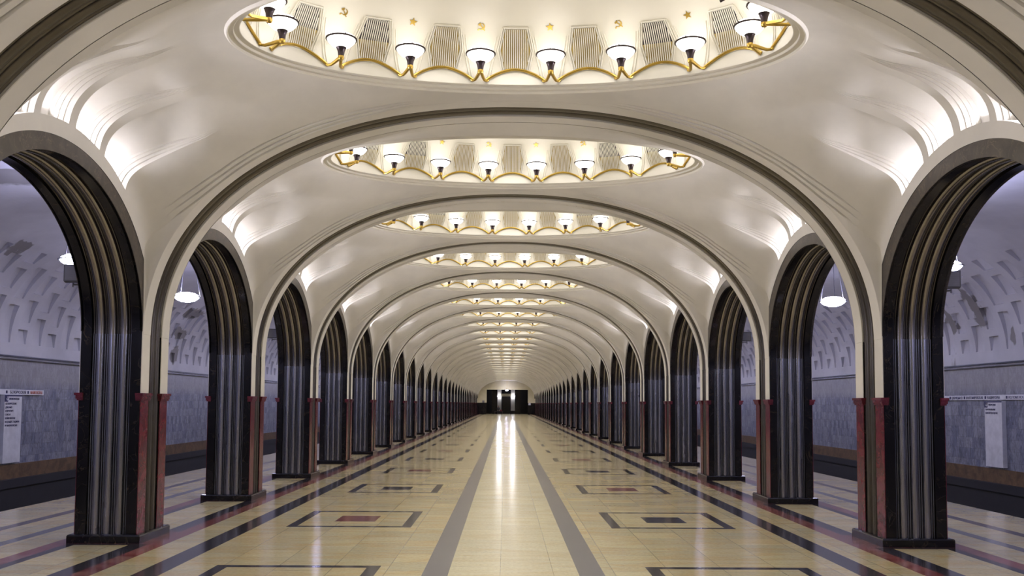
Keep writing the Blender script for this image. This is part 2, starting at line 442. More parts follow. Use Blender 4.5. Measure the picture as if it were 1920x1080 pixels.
PM = dict(
    plinth=(lambda m: (m.box(-HX - .055, HX + .055, -HY - .055, HY + .055, 0, .10, 0, .02), m.mesh('plinth', M['black']))[1])(MB()),
    core=corner_core(),
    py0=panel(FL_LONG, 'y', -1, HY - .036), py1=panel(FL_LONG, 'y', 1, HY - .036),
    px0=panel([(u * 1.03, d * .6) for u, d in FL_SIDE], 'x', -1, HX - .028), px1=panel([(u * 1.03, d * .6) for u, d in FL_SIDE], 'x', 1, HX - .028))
def pil(sx, sy):
    a = MB(); x0, x1 = sorted((sx * (HX - .016), sx * (HX - .004))); y0, y1 = sorted((sy * .185, sy * (HY - .003)))
    a.box(x0, x1, y0, y1, Z0, ZC - .09); A = a.mesh('red_pilaster', M['red'])
    c = MB()
    for z, g in ((ZC - .09, .012), (ZC - .07, .022), (ZC - .03, .034)):
        h = {ZC - .09: .02, ZC - .07: .04, ZC - .03: .03}[z]
        xa, xb = sorted((sx * (HX - .06), sx * (HX + g))); ya, yb_ = sorted((sy * (.185 - g), sy * (HY + g)))
        c.box(xa, xb, ya, yb_, z, z + h)
    B = c.mesh('capital', M['red'])
    d = MB(); d.box(x0, x1, y0, y1, ZC, SPR); D = d.mesh('plaster_strip', M['cream'])
    return A, B, D
PILS = [pil(sx, sy) for sx in (-1, 1) for sy in (-1, 1)]
for s, side in ((-1, 'left'), (1, 'right')):
    for k in range(KMIN, KMAX + 1):
        if k >= 0: lab = f'steel-fluted black marble pier with red corner strips, {ORD[k]} from the front in the {side} row'
        else: lab = f'steel-fluted black marble pier of the {side} row, {ORD[-k - 1]} one outside the frame'
        r = thing('pier', lab, 'pier', f'piers of the {side} row', (s * PX, yk(k), 0))
        link('plinth', PM['plinth'], r); link('marble_core', PM['core'], r)
        for q in ('py0', 'py1', 'px0', 'px1'): link('steel_panel', PM[q], r)
        for A, B, D in PILS:
            a = link('red_pilaster', A, r); link('capital', B, a); link('plaster_strip', D, r)

# ---------------------------------------------------------------- transverse arches over the nave
def t_path():
    pts = []
    n = 168
    for i in range(n + 1):
        t = PI * i / n
        x, z = arch_pt(t)
        pts.append((x, z))
    # start at the springing instead of below it
    out = [(NAVE, SPR)] + [p for p in pts if p[1] > SPR + .02] + [(-NAVE, SPR)]
    res = []
    for i, p in enumerate(out):
        a = out[max(0, i - 1)]; b = out[min(len(out) - 1, i + 1)]
        tx, tz = b[0] - a[0], b[1] - a[1]; l = math.hypot(tx, tz)
        res.append((p, (tz / l, -tx / l)))      # normal pointing outwards is checked below
    fix = []
    for p, nrm in res:
        if nrm[0] * p[0] + nrm[1] * (p[1] - 2.0) < 0: nrm = (-nrm[0], -nrm[1])
        fix.append((p, nrm))
    return fix
TP = t_path()
def sweep_t(prof, mat, name, closed=True, smooth=True, ang=.6):
    """prof: (y, d) with d = distance outwards from the arch line"""
    mb = MB(); rows = []
    for p, nr in TP: rows.append([(p[0] + nr[0] * d, y, p[1] + nr[1] * d) for y, d in prof])
    mb.grid(rows, closed, 0, smooth)
    return mb.mesh(name, mat, ang)
def strip_prof(y0, y1): return [(y0, .045), (y0, .006), (y0 + .006, 0), (y1 - .006, 0), (y1, .006), (y1, .045)]
T_NEAR = sweep_t(strip_prof(-HY + .004, -.18), M['cream'], 'plaster_rib'); T_FAR = sweep_t(strip_prof(.18, HY - .004), M['cream'], 'plaster_rib')
def band_t():
    pr = [(-.182, 0.004)] + [(u * 1.03, .028 - d * .6) for u, d in FL_SIDE] + [(.182, 0.004)]
    me = sweep_t(pr, M['steel_band'], 'steel_band', False, True, .9); me.materials.append(M['black'])
    n = len(pr) - 1
    for i, p in enumerate(me.polygons):
        j = i % n; p.material_index = 1 if j in (0, n - 1) else 0
    return me
T_STEEL = band_t()
for k in range(KMIN, KMAX + 1):
    lab = (f'wide arch spanning the hall with a steel band between cream ribs, {ORD[k + 1]} from the front' if k >= -1
           else f'wide arch spanning the hall behind the viewpoint, {ORD[-k - 2]} one back')
    r = thing('transverse_arch', lab, 'arch', 'arches across the hall', (0, yk(k), 0))
    link('plaster_rib', T_NEAR, r); link('plaster_rib', T_FAR, r); link('steel_band', T_STEEL, r)

# ---------------------------------------------------------------- arcade arches between the piers
ZS, RZ = 2.48, 1.56
def l_path(a=OPEN, b=RZ, n=56):
    out = [((a, SPR), (1.0, 0.0))]
    for i in range(n + 1):
        t = PI * i / n; p = (a * math.cos(t), ZS + b * math.sin(t))
        nx, nz = math.cos(t) / a, math.sin(t) / b; l = math.hypot(nx, nz); out.append((p, (nx / l, nz / l)))
    out.append(((-a, SPR), (-1.0, 0.0)))
    return out
LP = l_path()
def sweep_l(prof, mat, name, closed, ang=.6):
    mb = MB(); rows = [[(u, p[0] + nr[0] * d, p[1] + nr[1] * d) for u, d in prof] for p, nr in LP]
    mb.grid(rows, closed, 0, True, flip=True); return mb.mesh(name, mat, ang)
XI = -HX + .0; XO = HX
L_B1 = sweep_l([(XI + .012, .25), (XI + .012, 0), (-.235, 0), (-.235, .04)], M['black'], 'marble_border', False)
L_B2 = sweep_l([(.235, .04), (.235, 0), (XO - .012, 0), (XO - .012, .2)], M['black'], 'marble_border', False)
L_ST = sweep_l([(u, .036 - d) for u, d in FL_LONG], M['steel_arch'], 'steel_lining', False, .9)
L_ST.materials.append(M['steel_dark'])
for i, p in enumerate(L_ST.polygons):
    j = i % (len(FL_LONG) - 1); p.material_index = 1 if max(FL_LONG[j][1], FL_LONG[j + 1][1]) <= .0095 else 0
def archivolt(sx):
    mb = MB(); rows = [[], [], [], []]
    for i in range(57):
        y = -OPEN * math.cos(PI * i / 56)
        zi = ZS + RZ * math.sqrt(max(0, 1 - (y / OPEN) ** 2)); zo = outer_z(y)
        x = sx * (HX - .004)
        rows[0].append((sx * (HX - .04), y, zi)); rows[1].append((x, y, zi)); rows[2].append((x, y, zo)); rows[3].append((sx * (HX - .06), y, zo))
    mb.grid(rows, False, 0, True); return mb.mesh('archivolt', M['brown'], .5)
AV = {-1: archivolt(-1), 1: archivolt(1)}
def spandrel():
    """plaster wall above the arch on the platform side"""
    mb = MB(); a, b = [], []
    for i in range(81):
        y = OPEN * math.sin(PI / 2 * (i / 40 - 1)); a.append((HX - .01, y, outer_z(y))); b.append((HX - .01, y, 5.2))
    mb.grid([a, b], False, 0, True)
    mb.add([(HX - .01, s_ * (OPEN if q == 0 else L / 2), z) for s_ in (1,) for q in (0, 1) for z in (SPR, 5.2)], [(0, 1, 3, 2)])
    mb.add([(HX - .01, -(OPEN if q == 0 else L / 2), z) for q in (0, 1) for z in (SPR, 5.2)], [(0, 1, 3, 2)])
    return mb.mesh('plaster_spandrel', M['sidep'], .5)
SPD = spandrel()
for s, side in ((-1, 'left'), (1, 'right')):
    for k in range(KMIN, KMAX + 2):
        lab = (f'dark marble arch with fluted steel lining, {ORD[k]} from the front in the {side} arcade' if k >= 0
               else f'dark marble arch of the {side} arcade, {ORD[-k - 1]} one outside the frame')
        r = thing('arcade_arch', lab, 'arch', f'arches of the {side} arcade', (s * PX, yb(k), 0), 0 if s > 0 else PI)
        link('marble_border', L_B1, r); link('marble_border', L_B2, r); link('steel_lining', L_ST, r)
        link('archivolt', AV[-1], r); link('archivolt', AV[1], r); link('plaster_spandrel', SPD, r)

# ---------------------------------------------------------------- domes
WA, WB = RA - .13, RB - .13       # foot of the inner wall
def ell(a, b, t): return (a * math.sin(t), b * math.cos(t))      # t from +Y
SHELL = [(0.0, 5.312), (.0, 5.42), (.01, 5.50), (.03, 5.60), (.07, 5.72), (.14, 5.86), (.25, 6.00), (.42, 6.15), (.65, 6.28), (.95, 6.38), (1.2, 6.42)]
ND = 16
def _arc():
    n = 3600; acc = [0.0]
    for i in range(n):
        a, b = 2 * PI * i / n, 2 * PI * (i + 1) / n
        acc.append(acc[-1] + math.hypot(WA * (math.sin(b) - math.sin(a)), WB * (math.cos(b) - math.cos(a))))
    return acc
_ACC = _arc()
def TL(j):
    """parameter at j sixteenths of the rim, counted from the far side"""
    lap = math.floor(j / ND); q = (j - lap * ND) / ND * _ACC[-1]
    import bisect
    i = min(max(bisect.bisect_left(_ACC, q), 1), 3600); f = (q - _ACC[i - 1]) / (_ACC[i] - _ACC[i - 1])
    return 2 * PI * ((i - 1 + f) / 3600 + lap)
def shell_pt(t, h):
    """h in 0..len-1 along the wall profile"""
    i = min(int(h), len(SHELL) - 2); f = h - i
    d = SHELL[i][0] * (1 - f) + SHELL[i + 1][0] * f; z = SHELL[i][1] * (1 - f) + SHELL[i + 1][1] * f
    x, y = ell(WA - d, WB - d, t); return Vector((x, y, z))
def z_to_h(z):
    for i in range(len(SHELL) - 1):
        if SHELL[i + 1][1] >= z: return i + (z - SHELL[i][1]) / (SHELL[i + 1][1] - SHELL[i][1])
    return len(SHELL) - 1
def en(t):
    n = Vector((math.sin(t) / WA, math.cos(t) / WB, 0)); return n.normalized()
def frame_at(t, z):
    """point on the shell, tangent (to the right seen from inside), up along the shell, inward normal"""
    h = z_to_h(z); p = shell_pt(t, h); q = shell_pt(t, min(h + .2, 10)); u = (q - p).normalized()
    tg = (shell_pt(t + .01, h) - shell_pt(t - .01, h)).normalized(); nn = tg.cross(u).normalized()
    if nn.dot(Vector((p.x, p.y, 0))) > 0: nn = -nn
    return p, tg, u, nn
def on_shell(t, z, du=0.0, off=0.0):
    """point at height z, du metres sideways along the ellipse, lifted off inwards"""
    x, y = ell(WA, WB, t); sp = math.hypot(WA * math.cos(t), WB * math.sin(t)); tt = t + du / sp
    p, tg, u, nn = frame_at(tt, z); return p + nn * off
def dome_meshes():
    D = {}
    N = 120; T = [2 * PI * i / N for i in range(N)]
    mb = MB(); rows = [[tuple(shell_pt(t, h)) for t in T] for h in range(len(SHELL))]
    mb.grid(rows, True, 0, True); mb.add(rows[-1], [tuple(range(N))], 0)
    D['shell'] = mb.mesh('dome_shell', M['white'], 1.0)
    mb = MB(); pr = [(-.03, 5.27), (-.006, 5.232), (.004, 5.224), (.012, 5.224), (.016, 5.228), (.017, 5.252), (.066, 5.256), (.070, 5.260), (.071, 5.284), (.124, 5.288), (.130, 5.292), (.131, 5.320)]
    rows = [[(*ell(RA - d, RB - d, t), z) for t in T] for d, z in pr]
    mb.grid(rows, True, 0, True); D['rim'] = mb.mesh('rim_moulding', M['white'], .5)
    # gilded scallops from bracket to bracket
    mb = MB()
    for j in range(ND):
        ta, tb = TL(j + .5), TL(j + 1.5)
        pts = []
        for i in range(13):
            q = i / 12; q2 = .09 + .82 * q
            z = 5.335 + .13 * math.sin(PI * q) ** .9
            pts.append(tuple(on_shell(ta + (tb - ta) * q2, z, 0, .012)))
        mb.tube(pts, .016, 8)
    D['scallop'] = mb.mesh('gilded_scallop', M['gold'])
    # raised lines framing each lamp bay
    mb = MB()
    for j in range(ND):
        t0 = TL(j + .5)
        for sg in (-1, 1):
            for off in (0, .03):
                pts = [tuple(on_shell(t0, 5.37 + .44 * q, sg * (.085 + off + .10 * q), .003)) for q in (0, .25, .5, .75, 1)]
                mb.tube(pts, .006, 5)
    D['lines'] = mb.mesh('panel_moulding', M['white'])
    # grilles, one mesh per position
    D['grille'] = []
    for j in range(ND):
        t0 = TL(j); fr = MB(); sl = MB()
        za, zb = 5.465, 5.875; zm = (za + zb) / 2
        def half(z): return (.125 + .045 * (1 - abs(z - zm) / (zb - zm)))
        # outer frame: barrel-sided outline
        for sg in (-1, 1):
            for off, rr in ((.012, .008), (.034, .009)):
                fr.tube([tuple(on_shell(t0, z, sg * (half(z) + off), .006)) for z in (za - .015, zm, zb + .015)], rr, 5)
        for z, rr in ((za - .015, .007), (zb + .015, .011)):
            fr.tube([tuple(on_shell(t0, z, u * (half(z) + .03), .008)) for u in (-1, -.5, 0, .5, 1)], rr, 5)
        nb = 13; 
        for i in range(nb):
            u = -.155 + .31 * (i + .5) / nb
            lim = 1 - (abs(u) - .125) / .045 if abs(u) > .125 else 1
            lo, hi = zm - (zm - za) * lim, zm + (zb - zm) * lim
            a = [on_shell(t0, z, u + du, off) for z in (lo, zm, hi) for du, off in ((-.0062, .004), (-.0062, .011), (.0062, .011), (.0062, .004))]
            fs = []
            for r_ in range(2):
                for c_ in range(3): fs.append((r_ * 4 + c_, r_ * 4 + c_ + 1, r_ * 4 + c_ + 5, r_ * 4 + c_ + 4))
            fr.add([tuple(p) for p in a], fs)
        def backing(z0, z1):
            m_ = MB(); zz = [z0 + (z1 - z0) * i / 4 for i in range(5)]
            m_.grid([[tuple(on_shell(t0, z, u * half(z), .003)) for u in (-1, -.5, 0, .5, 1)] for z in zz]); return m_
        split = (j in (2, 3, 13, 14))
        b1 = backing(za, zm if split else zb).mesh('grille_backing', M['grille_gold'])
        b2 = backing(zm, zb).mesh('grille_backing', M['grille_dark']) if split else None
        D['grille'].append((fr.mesh('vent_grille', M['white']), b1, b2))
    # emblems
    D['emblem'] = []
    def poly(t0, z0, outline, th=.008):
        p, tg, u, nn = frame_at(t0, z0)
        if tg.cross(u).dot(nn) < 0: tg = -tg
        tg = -tg if False else tg
        # right-hand direction seen from inside the dome
        right = u.cross(nn).normalized()
        m_ = MB()
        for ol in outline:
            n = len(ol); a = [tuple(p + right * x + u * y + nn * .002) for x, y in ol]; b = [tuple(p + right * x + u * y + nn * th) for x, y in ol]
            m_.add(a + b, [tuple(range(n, 2 * n))] + [(i, (i + 1) % n, n + (i + 1) % n, n + i) for i in range(n)])
        return m_
    def star(r=.048): return [[(r * (1 if i % 2 == 0 else .42) * math.sin(PI * i / 5), r * (1 if i % 2 == 0 else .42) * math.cos(PI * i / 5)) for i in range(10)]]
    def sickle():
        out = []; n = 9; R = .036
        o_ = [(R * math.cos(a) + .002, R * math.sin(a)) for a in [math.radians(-140 + 230 * i / n) for i in range(n + 1)]]
        i_ = [((R - .011 * math.sin(PI * (i + .6) / (n + 1.2))) * math.cos(a) - .002, (R - .011 * math.sin(PI * (i + .6) / (n + 1.2))) * math.sin(a)) for i, a in enumerate([math.radians(-140 + 230 * i / n) for i in range(n + 1)])]
        for i in range(n): out.append([o_[i], o_[i + 1], i_[i + 1], i_[i]])
        def bar(x0, y0, x1, y1, w_):
            dx, dy = x1 - x0, y1 - y0; l = math.hypot(dx, dy); px_, py_ = -dy / l * w_ / 2, dx / l * w_ / 2
            return [(x0 + px_, y0 + py_), (x0 - px_, y0 - py_), (x1 - px_, y1 - py_), (x1 + px_, y1 + py_)]
        out.append(bar(-.024, -.026, -.040, -.044, .012))     # sickle handle
        out.append(bar(-.020, .018, .038, -.042, .010))       # hammer shaft
        out.append(bar(-.036, .012, -.010, .034, .019))       # hammer head
        return out
    for j in range(ND):
        t0 = TL(j + .5)
        kind = 'star_emblem' if j % 2 == 0 else 'hammer_and_sickle'
        m_ = poly(t0, 5.895, star() if j % 2 == 0 else sickle())
        D['emblem'].append((kind, m_.mesh(kind, M['gold'])))
    # oval ceiling panel far up
    mb = MB(); mb.tube([(*ell(1.15, .35 * .6, t), 6.40) for t in T] + [(*ell(1.15, .35 * .6, 0), 6.40)], .02, 6, caps=False)
    D['oval'] = mb.mesh('oval_frame', M['white'])
    return D
DM = dome_meshes()
for k in range(KMIN, KMAX + 2):
    lab = (f'oval ceiling dome ringed with bowl lamps, {ORD[k]} from the front' if k >= 0 else f'oval ceiling dome outside the frame, {ORD[-k - 1]} one overhead')
    r = thing('ceiling_dome', lab, 'dome', 'oval domes along the hall', (0, yb(k), 0))
    link('dome_shell', DM['shell'], r); link('rim_moulding', DM['rim'], r); link('gilded_scallop', DM['scallop'], r)
    link('oval_frame', DM['oval'], r)
    if k <= 6: link('panel_moulding', DM['lines'], r)
    for j in range(ND):
        ja = j if j <= 8 else 16 - j
        if ja > (5 if k < 2 else 4 if k < 6 else 2) or k < 0: continue
        g, b1, b2 = DM['grille'][j]
        gg = link('vent_grille', g, r); link('grille_backing', b1, gg)
        if b2: link('grille_backing', b2, gg, label='dark upper half of the grille backing')
    if 0 <= k <= 2:
        for j in range(ND):
            jj = j + .5; ja = jj if jj <= 8 else 16 - jj
            if ja > 5: continue
            kind, me = DM['emblem'][j]; link(kind, me, r)

# bowl lamps
SHADE = [(0.03, -.100), (.06, -.092), (.105, -.066), (.14, -.030), (.158, 0.0), (.152, .018), (.125, .038), (.08, .052), (.03, .058), (.001, .059)]
def lamp_meshes(low=False):
    n = 12 if low else 24
    P = {}
    mb = MB(); mb.lathe(SHADE, (0, 0, .21), n); mb.add([(0, 0, 0)], []) ; P['glass_bowl'] = mb.mesh('glass_bowl', M['bowl'])
    mb = MB(); mb.lathe([(.150, -.009), (.160, -.010), (.169, -.004), (.169, .005), (.156, .008)], (0, 0, .210), n)
    for i in range(3): a = 2 * PI * i / 3 + .5; mb.box(.16 * math.cos(a) - .006, .16 * math.cos(a) + .006, .16 * math.sin(a) - .006, .16 * math.sin(a) + .006, .207, .224)
    P['metal_ring'] = mb.mesh('metal_ring', M['bronze'])
    mb = MB(); mb.lathe([(.001, .022), (.030, .022), (.033, .045), (.038, .075), (.050, .108), (.060, .120), (.054, .126), (.001, .126)], (0, 0, 0), n // 2 + 4); P['socket'] = mb.mesh('socket', M['bronze'])
    mb = MB(); mb.lathe([(.001, -.02), (.024, -.014), (.034, .004), (.032, .026), (.001, .028)], (0, 0, 0), 12)
    for s in (-1, 1):
        # local +Y points to the wall
        mb.tube([(0, .0, .010), (s * .014, .05, .008), (s * .032, .12, -.004), (s * .052, .19, -.014), (s * .078, .228, -.012), (s * .098, .240, .002)], [.018, .020, .019, .017, .015, .015], 8)
    P['gilded_bracket'] = mb.mesh('gilded_bracket', M['gold'])
    return P
LM = lamp_meshes()
COUNTW = ['nearest the middle', 'second from the middle', 'third from the middle', 'fourth from the middle', 'fifth from the middle', 'sixth from the middle']
stuff = MB()
for k in range(KMIN, KMAX + 2):
    for j in range(ND):
        t = TL(j + .5)
        ja = j if j < 8 else 15 - j           # 0 = nearest the centre line
        n = en(t); x, y = ell(WA, WB, t); px, py = x - n.x * .25, y - n.y * .25; z = 5.335
        lim = 5 if k in (0, 1) else 5 if k < 3 else 4 if k < 5 else 3 if k < 8 else 2 if k < 19 else 1
        if k >= 0 and ja < lim:
            sd = 'right' if j < 8 else 'left'
            lab = f'bowl lamp, {ORD[k]} dome from the front, {COUNTW[ja]} in its {sd} half'
            rz = math.atan2(n.y, n.x) - PI / 2
            r = thing('bowl_lamp', lab, 'lamp', f'bowl lamps around the {ORD[k]} dome', (px, yb(k) + py, z), rz)
            for q in ('glass_bowl', 'metal_ring', 'socket', 'gilded_bracket'): link(q, LM[q], r)
        else:
            stuff.lathe([(.001, -.06), (.10, -.045), (.158, 0), (.12, .04), (.001, .059)], (px, yb(k) + py, z + .21), 8)
            a = Vector((px, yb(k) + py, z + .04)); b = a + n * .27
            stuff.tube([tuple(a + Vector((0, 0, .11))), tuple(a), tuple(b)], .014, 4, 1)
o = link('bowl_lamps', stuff.mesh('bowl_lamps', [M['bowl'], M['bronze']]), None, kind='stuff', label='remaining lit bowl lamps around the hidden near sides of the dome rims', category='lamp')

# added unseen fill under every dome crown, brightens floor and vault
dl = bpy.data.lights.new('dome_fill', 'AREA'); dl.shape = 'ELLIPSE'; dl.size = 1.7; dl.size_y = .8; dl.energy = FILL_E; dl.color = (1.0, .965, .94); dl.spread = math.radians(118)
for k in range(KMIN, KMAX + 2):
    o = bpy.data.objects.new('dome_fill', dl); C.objects.link(o); o.location = (0, yb(k), 6.34)

# cove lights hidden on the ledges behind the lip of each niche
def area(name, sx, sy, e, spread=180):
    a = bpy.data.lights.new(name, 'AREA'); a.shape = 'RECTANGLE'; a.size = sx; a.size_y = sy; a.energy = e; a.color = (.94, .90, 1.0); a.spread = math.radians(spread); return a
ld_niche = area('niche_light', .42, .05, 3.0); ld_wash = area('vault_wash_light', .44, .03, COVE_E, 64)
for s in (-1, 1):
    for k in range(-1, 9):
        for c in (-1.0, -.34, .34, 1.0):
            tx = Vector((0, 1, (outer_z(c + .2) - outer_z(c - .2)) / .4)).normalized()
            for ld, dx, dz, tilt in ((ld_niche, .13, .21, 1.35), (ld_wash, .065, .187, 6.0)):
                o = bpy.data.objects.new(ld.name, ld); C.objects.link(o)
                o.location = (s * (NAVE + dx), yb(k) + c, outer_z(c) + dz)
                d = Vector((-s * tilt, 0, 1)); d = (d - tx * d.dot(tx)).normalized(); zz = -d; yy_ = zz.cross(tx).normalized()
                o.rotation_euler = Matrix((tx, yy_, zz)).transposed().to_euler()
# ---------------------------------------------------------------- far coves
lf = bpy.data.lights.new('cove_light_far', 'AREA'); lf.shape = 'RECTANGLE'; lf.size = 2.0; lf.size_y = .05; lf.energy = COVE_E * 8; lf.color = (.94, .90, 1.0); lf.spread = math.radians(84)
for s in (-1, 1):
    for k in range(9, KMAX + 2):
        o = bpy.data.objects.new('cove_light_far', lf); C.objects.link(o); o.location = (s * (NAVE + .08), yb(k), 4.42)
        zz = Vector((s * 2.2, 0, -1)).normalized(); tx = Vector((0, 1, 0)); o.rotation_euler = Matrix((tx, zz.cross(tx), zz)).transposed().to_euler()
# ---------------------------------------------------------------- side halls
def side_vault(s):
    mb = MB(); cols = []
    A_, B_ = TRK - 7.7, 5.02 - 2.72
    def pt(a, d, y):
        x = 7.7 + (A_ + d) * math.cos(a) ** .9; z = 2.72 + (B_ + d) * math.sin(a) ** .95; return (s * x, y, z)
    amax = math.radians(62)
    P_ = L / 7.5
    y = YREAR; ci = 0
    sect = lambda yy, prof: [pt(a, d, yy) for a, d in prof]
    rows = []
    def prof_for(kind):
        cuts = {0: [(3, 17), (21, 33), (37, 49)], 1: [(3, 10), (14, 26), (30, 42), (46, 54)], 2: [(3, 22), (26, 45)]}[kind]
        pr = [(0.0001, 0)]
        for c0, c1 in cuts:
            for a, d in ((c0, 0), (c0 + .05, .075), (c1 - 2, .075), (c1, .075), (c1 + .05, 0)): pr.append((math.radians(a), d))
        fl = [(math.radians(x), 0) for x in (55, 58, 60)]
        return pr, cuts, fl
    allA = sorted({.0001} | {math.radians(x) for x in range(2, 91, 2)} | {math.radians(x + e) for k_ in (0, 1, 2) for cc in prof_for(k_)[1] for x in cc for e in (0, .05, 1.0 if x == cc[0] else 0)})
    def dep(kind, a):
        if kind is None: return 0.0
        for c0, c1 in prof_for(kind)[1]:
            if math.radians(c0) + 1e-6 < a < math.radians(c1 + .02):
                f = (math.degrees(a) - c0) / (c1 - c0); return .03 + .075 * f
        return 0.0
    while y < YEND:
        if y < 62:
            segs = [(y, None), (y + P_ * .4, None), (y + P_ * .4 + .001, (0, 1, 2, 1)[ci % 4]), (y + P_ - .001, (0, 1, 2, 1)[ci % 4])]
            y += P_
        else: segs = [(y, None), (y + L * 4, None)]; y += L * 4
        ci += 1
        for yy, kd in segs:
            yy = min(yy, YEND)
            r = [pt(a, dep(kd, a), yy) for a in allA]
            r.append((s * (PX + HX - .02), yy, 5.06)); rows.append(r)
    mb.grid(rows, False, 0, False, flip=(s > 0))
    return mb.mesh('side_vault', M['sidep'])
for s, side in ((-1, 'left'), (1, 'right')):
    struct('ceiling', side_vault(s), f'coffered curved plaster vault over the {side} track with damp stains', category='ceiling')
    mb = MB()
    x0, x1 = sorted((s * TRK, s * (TRK + .3)))
    mb.box(x0, x1, YREAR, YEND, .33, 2.5, 0)
    xa, xb = sorted((s * (TRK - .03), s * (TRK + .3))); mb.box(xa, xb, YREAR, YEND, .03, .33, 1)
    xa, xb = sorted((s * (TRK - .16), s * (TRK + .3))); mb.box(xa, xb, YREAR, YEND, -.14, .03, 2)
    xa, xb = sorted((s * (TRK - .12), s * (TRK + .3))); mb.box(xa, xb, YREAR, YEND, -1.2, -.14, 2)
    mb.box(x0, x1, YREAR, YEND, 2.58, 2.74, 3)
    struct(f'wall_{side}', mb.mesh('track_wall', [M['wallm'], M['skirt'], M['dark'], M['sidep']]), f'blue-grey marble track wall beyond the {side} platform')
    mb = MB(); prf = [(.02, 2.50), (-.05, 2.50), (-.07, 2.515), (-.07, 2.545), (-.05, 2.56), (-.03, 2.565), (-.05, 2.575), (-.06, 2.59), (-.03, 2.60), (.02, 2.60)]
    mb.grid([[(s * (TRK + d), yy, z) for d, z in prf] for yy in (YREAR, YEND)], False, 0, True, flip=(s < 0))
    struct(f'trim_{1 if s < 0 else 2}', mb.mesh('cornice', M['pipe']), f'shiny metal cornice rail along the top of the {side} track wall')
    # transverse ribs over the platform
    rb = MB()
    for k in range(KMIN, KMAX + 1):
        yy = yk(k); xa, xb = sorted((s * (PX + HX - .02), s * 7.55)); rb.box(xa, xb, yy - .36, yy + .36, 4.90, 5.08)
        rb.box(xa, xb, yy - .42, yy + .42, 4.96, 5.06)
    struct(f'trim_{3 if s < 0 else 4}', rb.mesh('platform_beam', M['sidep']), f'flat plaster beams crossing the ceiling above the {side} platform')

# pendants over the platforms
def pend():
    P = {}; zc = 0
    mb = MB(); mb.lathe([(.001, -.105), (.08, -.10), (.16, -.075), (.22, -.035), (.245, 0), (.22, .04), (.15, .075), (.07, .09), (.001, .093)], (0, 0, 0), 28); P['glass_bowl'] = mb.mesh('glass_bowl', M['pendant'])
    mb = MB(); mb.lathe([(.243, -.008), (.268, -.008), (.272, 0), (.268, .008), (.243, .008)], (0, 0, 0), 28); P['metal_ring'] = mb.mesh('metal_ring', M['rod'])
    mb = MB()
    for i in range(3):
        a = 2 * PI * i / 3 + .3; mb.tube([(.26 * math.cos(a), .26 * math.sin(a), 0), (.05 * math.cos(a), .05 * math.sin(a), 1.20)], .006, 6)
    P['suspension_rods'] = mb.mesh('suspension_rods', M['rod'])
    mb = MB(); mb.lathe([(.001, 1.16), (.06, 1.17), (.08, 1.22), (.09, 1.30), (.001, 1.30)], (0, 0, 0), 16); P['ceiling_cup'] = mb.mesh('ceiling_cup', M['rod'])
    return P
PP = pend()
for s, side in ((-1, 'left'), (1, 'right')):
    for k in range(KMIN, KMAX + 2):
        lab = (f'bright round pendant lamp over the {side} platform, seen through the {ORD[k]} arch from the front' if k >= 0
               else f'bright round pendant lamp over the {side} platform outside the frame, {ORD[-k - 1]} one back')
        r = thing('pendant_lamp', lab, 'lamp', f'pendant lamps over the {side} platform', (s * 6.5, yb(k), 3.75))
        for q, me in PP.items(): link(q, me, r)

# loudspeakers on the platform side of every other pier
def spk():
    mb = MB(); mb.box(-.10, .10, -.09, .09, -.10, .10, 0, .0); b = mb.mesh('speaker_box', M['boxgrey'])
    mb = MB(); mb.box(-.085, .085, -.098, -.088, -.085, .085)
    for i in range(7): mb.box(-.08, .08, -.102, -.096, -.078 + i * .024, -.068 + i * .024)
    g = mb.mesh('speaker_front', M['rod'])
    mb = MB(); mb.tube([(0, 0, -.10), (0, 0, -.14), (0, .03, -.15), (-.0, .0, -.15)], .012, 6); mb.tube([(0, 0, -.13), (-.20, .02, -.13)], .012, 6); h = mb.mesh('wall_arm', M['rod'])
    return b, g, h
SP = spk()
for s, side in ((-1, 'left'), (1, 'right')):
    for k in (0, 2, 4):
        r = thing('loudspeaker', f'small grey box loudspeaker fixed to the {ORD[k]} pier from the front, {side} platform side', 'loudspeaker', 'loudspeakers on the piers',
                  (s * (PX + HX + .17), yk(k) - .28, 3.18), -.35 if s > 0 else PI + .35 - PI * 0)
        if s < 0: r.rotation_euler = (0, 0, .35); 
        link('speaker_box', SP[0], r); link('speaker_front', SP[1], r)
        a = link('wall_arm', SP[2], r); a.rotation_euler = (0, 0, 0 if s > 0 else PI)

# ---------------------------------------------------------------- signs on the track walls
def text_mesh(body, size, mat, name='lettering'):
    cu = bpy.data.curves.new('t', 'FONT'); cu.body = body; cu.size = size; cu.extrude = .002; cu.resolution_u = 2
    ob = bpy.data.objects.new('t', cu); C.objects.link(ob)
    dg = bpy.context.evaluated_depsgraph_get(); me = bpy.data.meshes.new_from_object(ob.evaluated_get(dg))
    bpy.data.objects.remove(ob); me.name = name; me.materials.clear(); me.materials.append(mat)
    wd = max((v.co.x for v in me.vertices), default=0)
    return me, wd
def wall_text(par, body, size, mat, s, y, z, off, length=None):
    me, wd = text_mesh(body, size, mat)
    o = link('lettering', me, par); k = (length / wd) if length else 1
    # text x axis -> world direction along the wall
    ax = Vector((0, 1, 0)) if s < 0 else Vector((0, -1, 0)); up = Vector((0, 0, 1)); nn = ax.cross(up)
    m = Matrix((ax, up, nn)).transposed().to_4x4(); m.translation = Vector((s * (TRK - off), y, z)) - par.location
    o.matrix_local = m @ Matrix.Diagonal((k, 1, 1, 1))
    return wd * k
def boxpart(name, par, x0, x1, y0, y1, z0, z1, mat):
    mb = MB(); l_ = par.location; mb.box(min(x0, x1) - l_.x, max(x0, x1) - l_.x, y0 - l_.y, y1 - l_.y, z0 - l_.z, z1 - l_.z); return link(name, mb.mesh(name, mat), par)
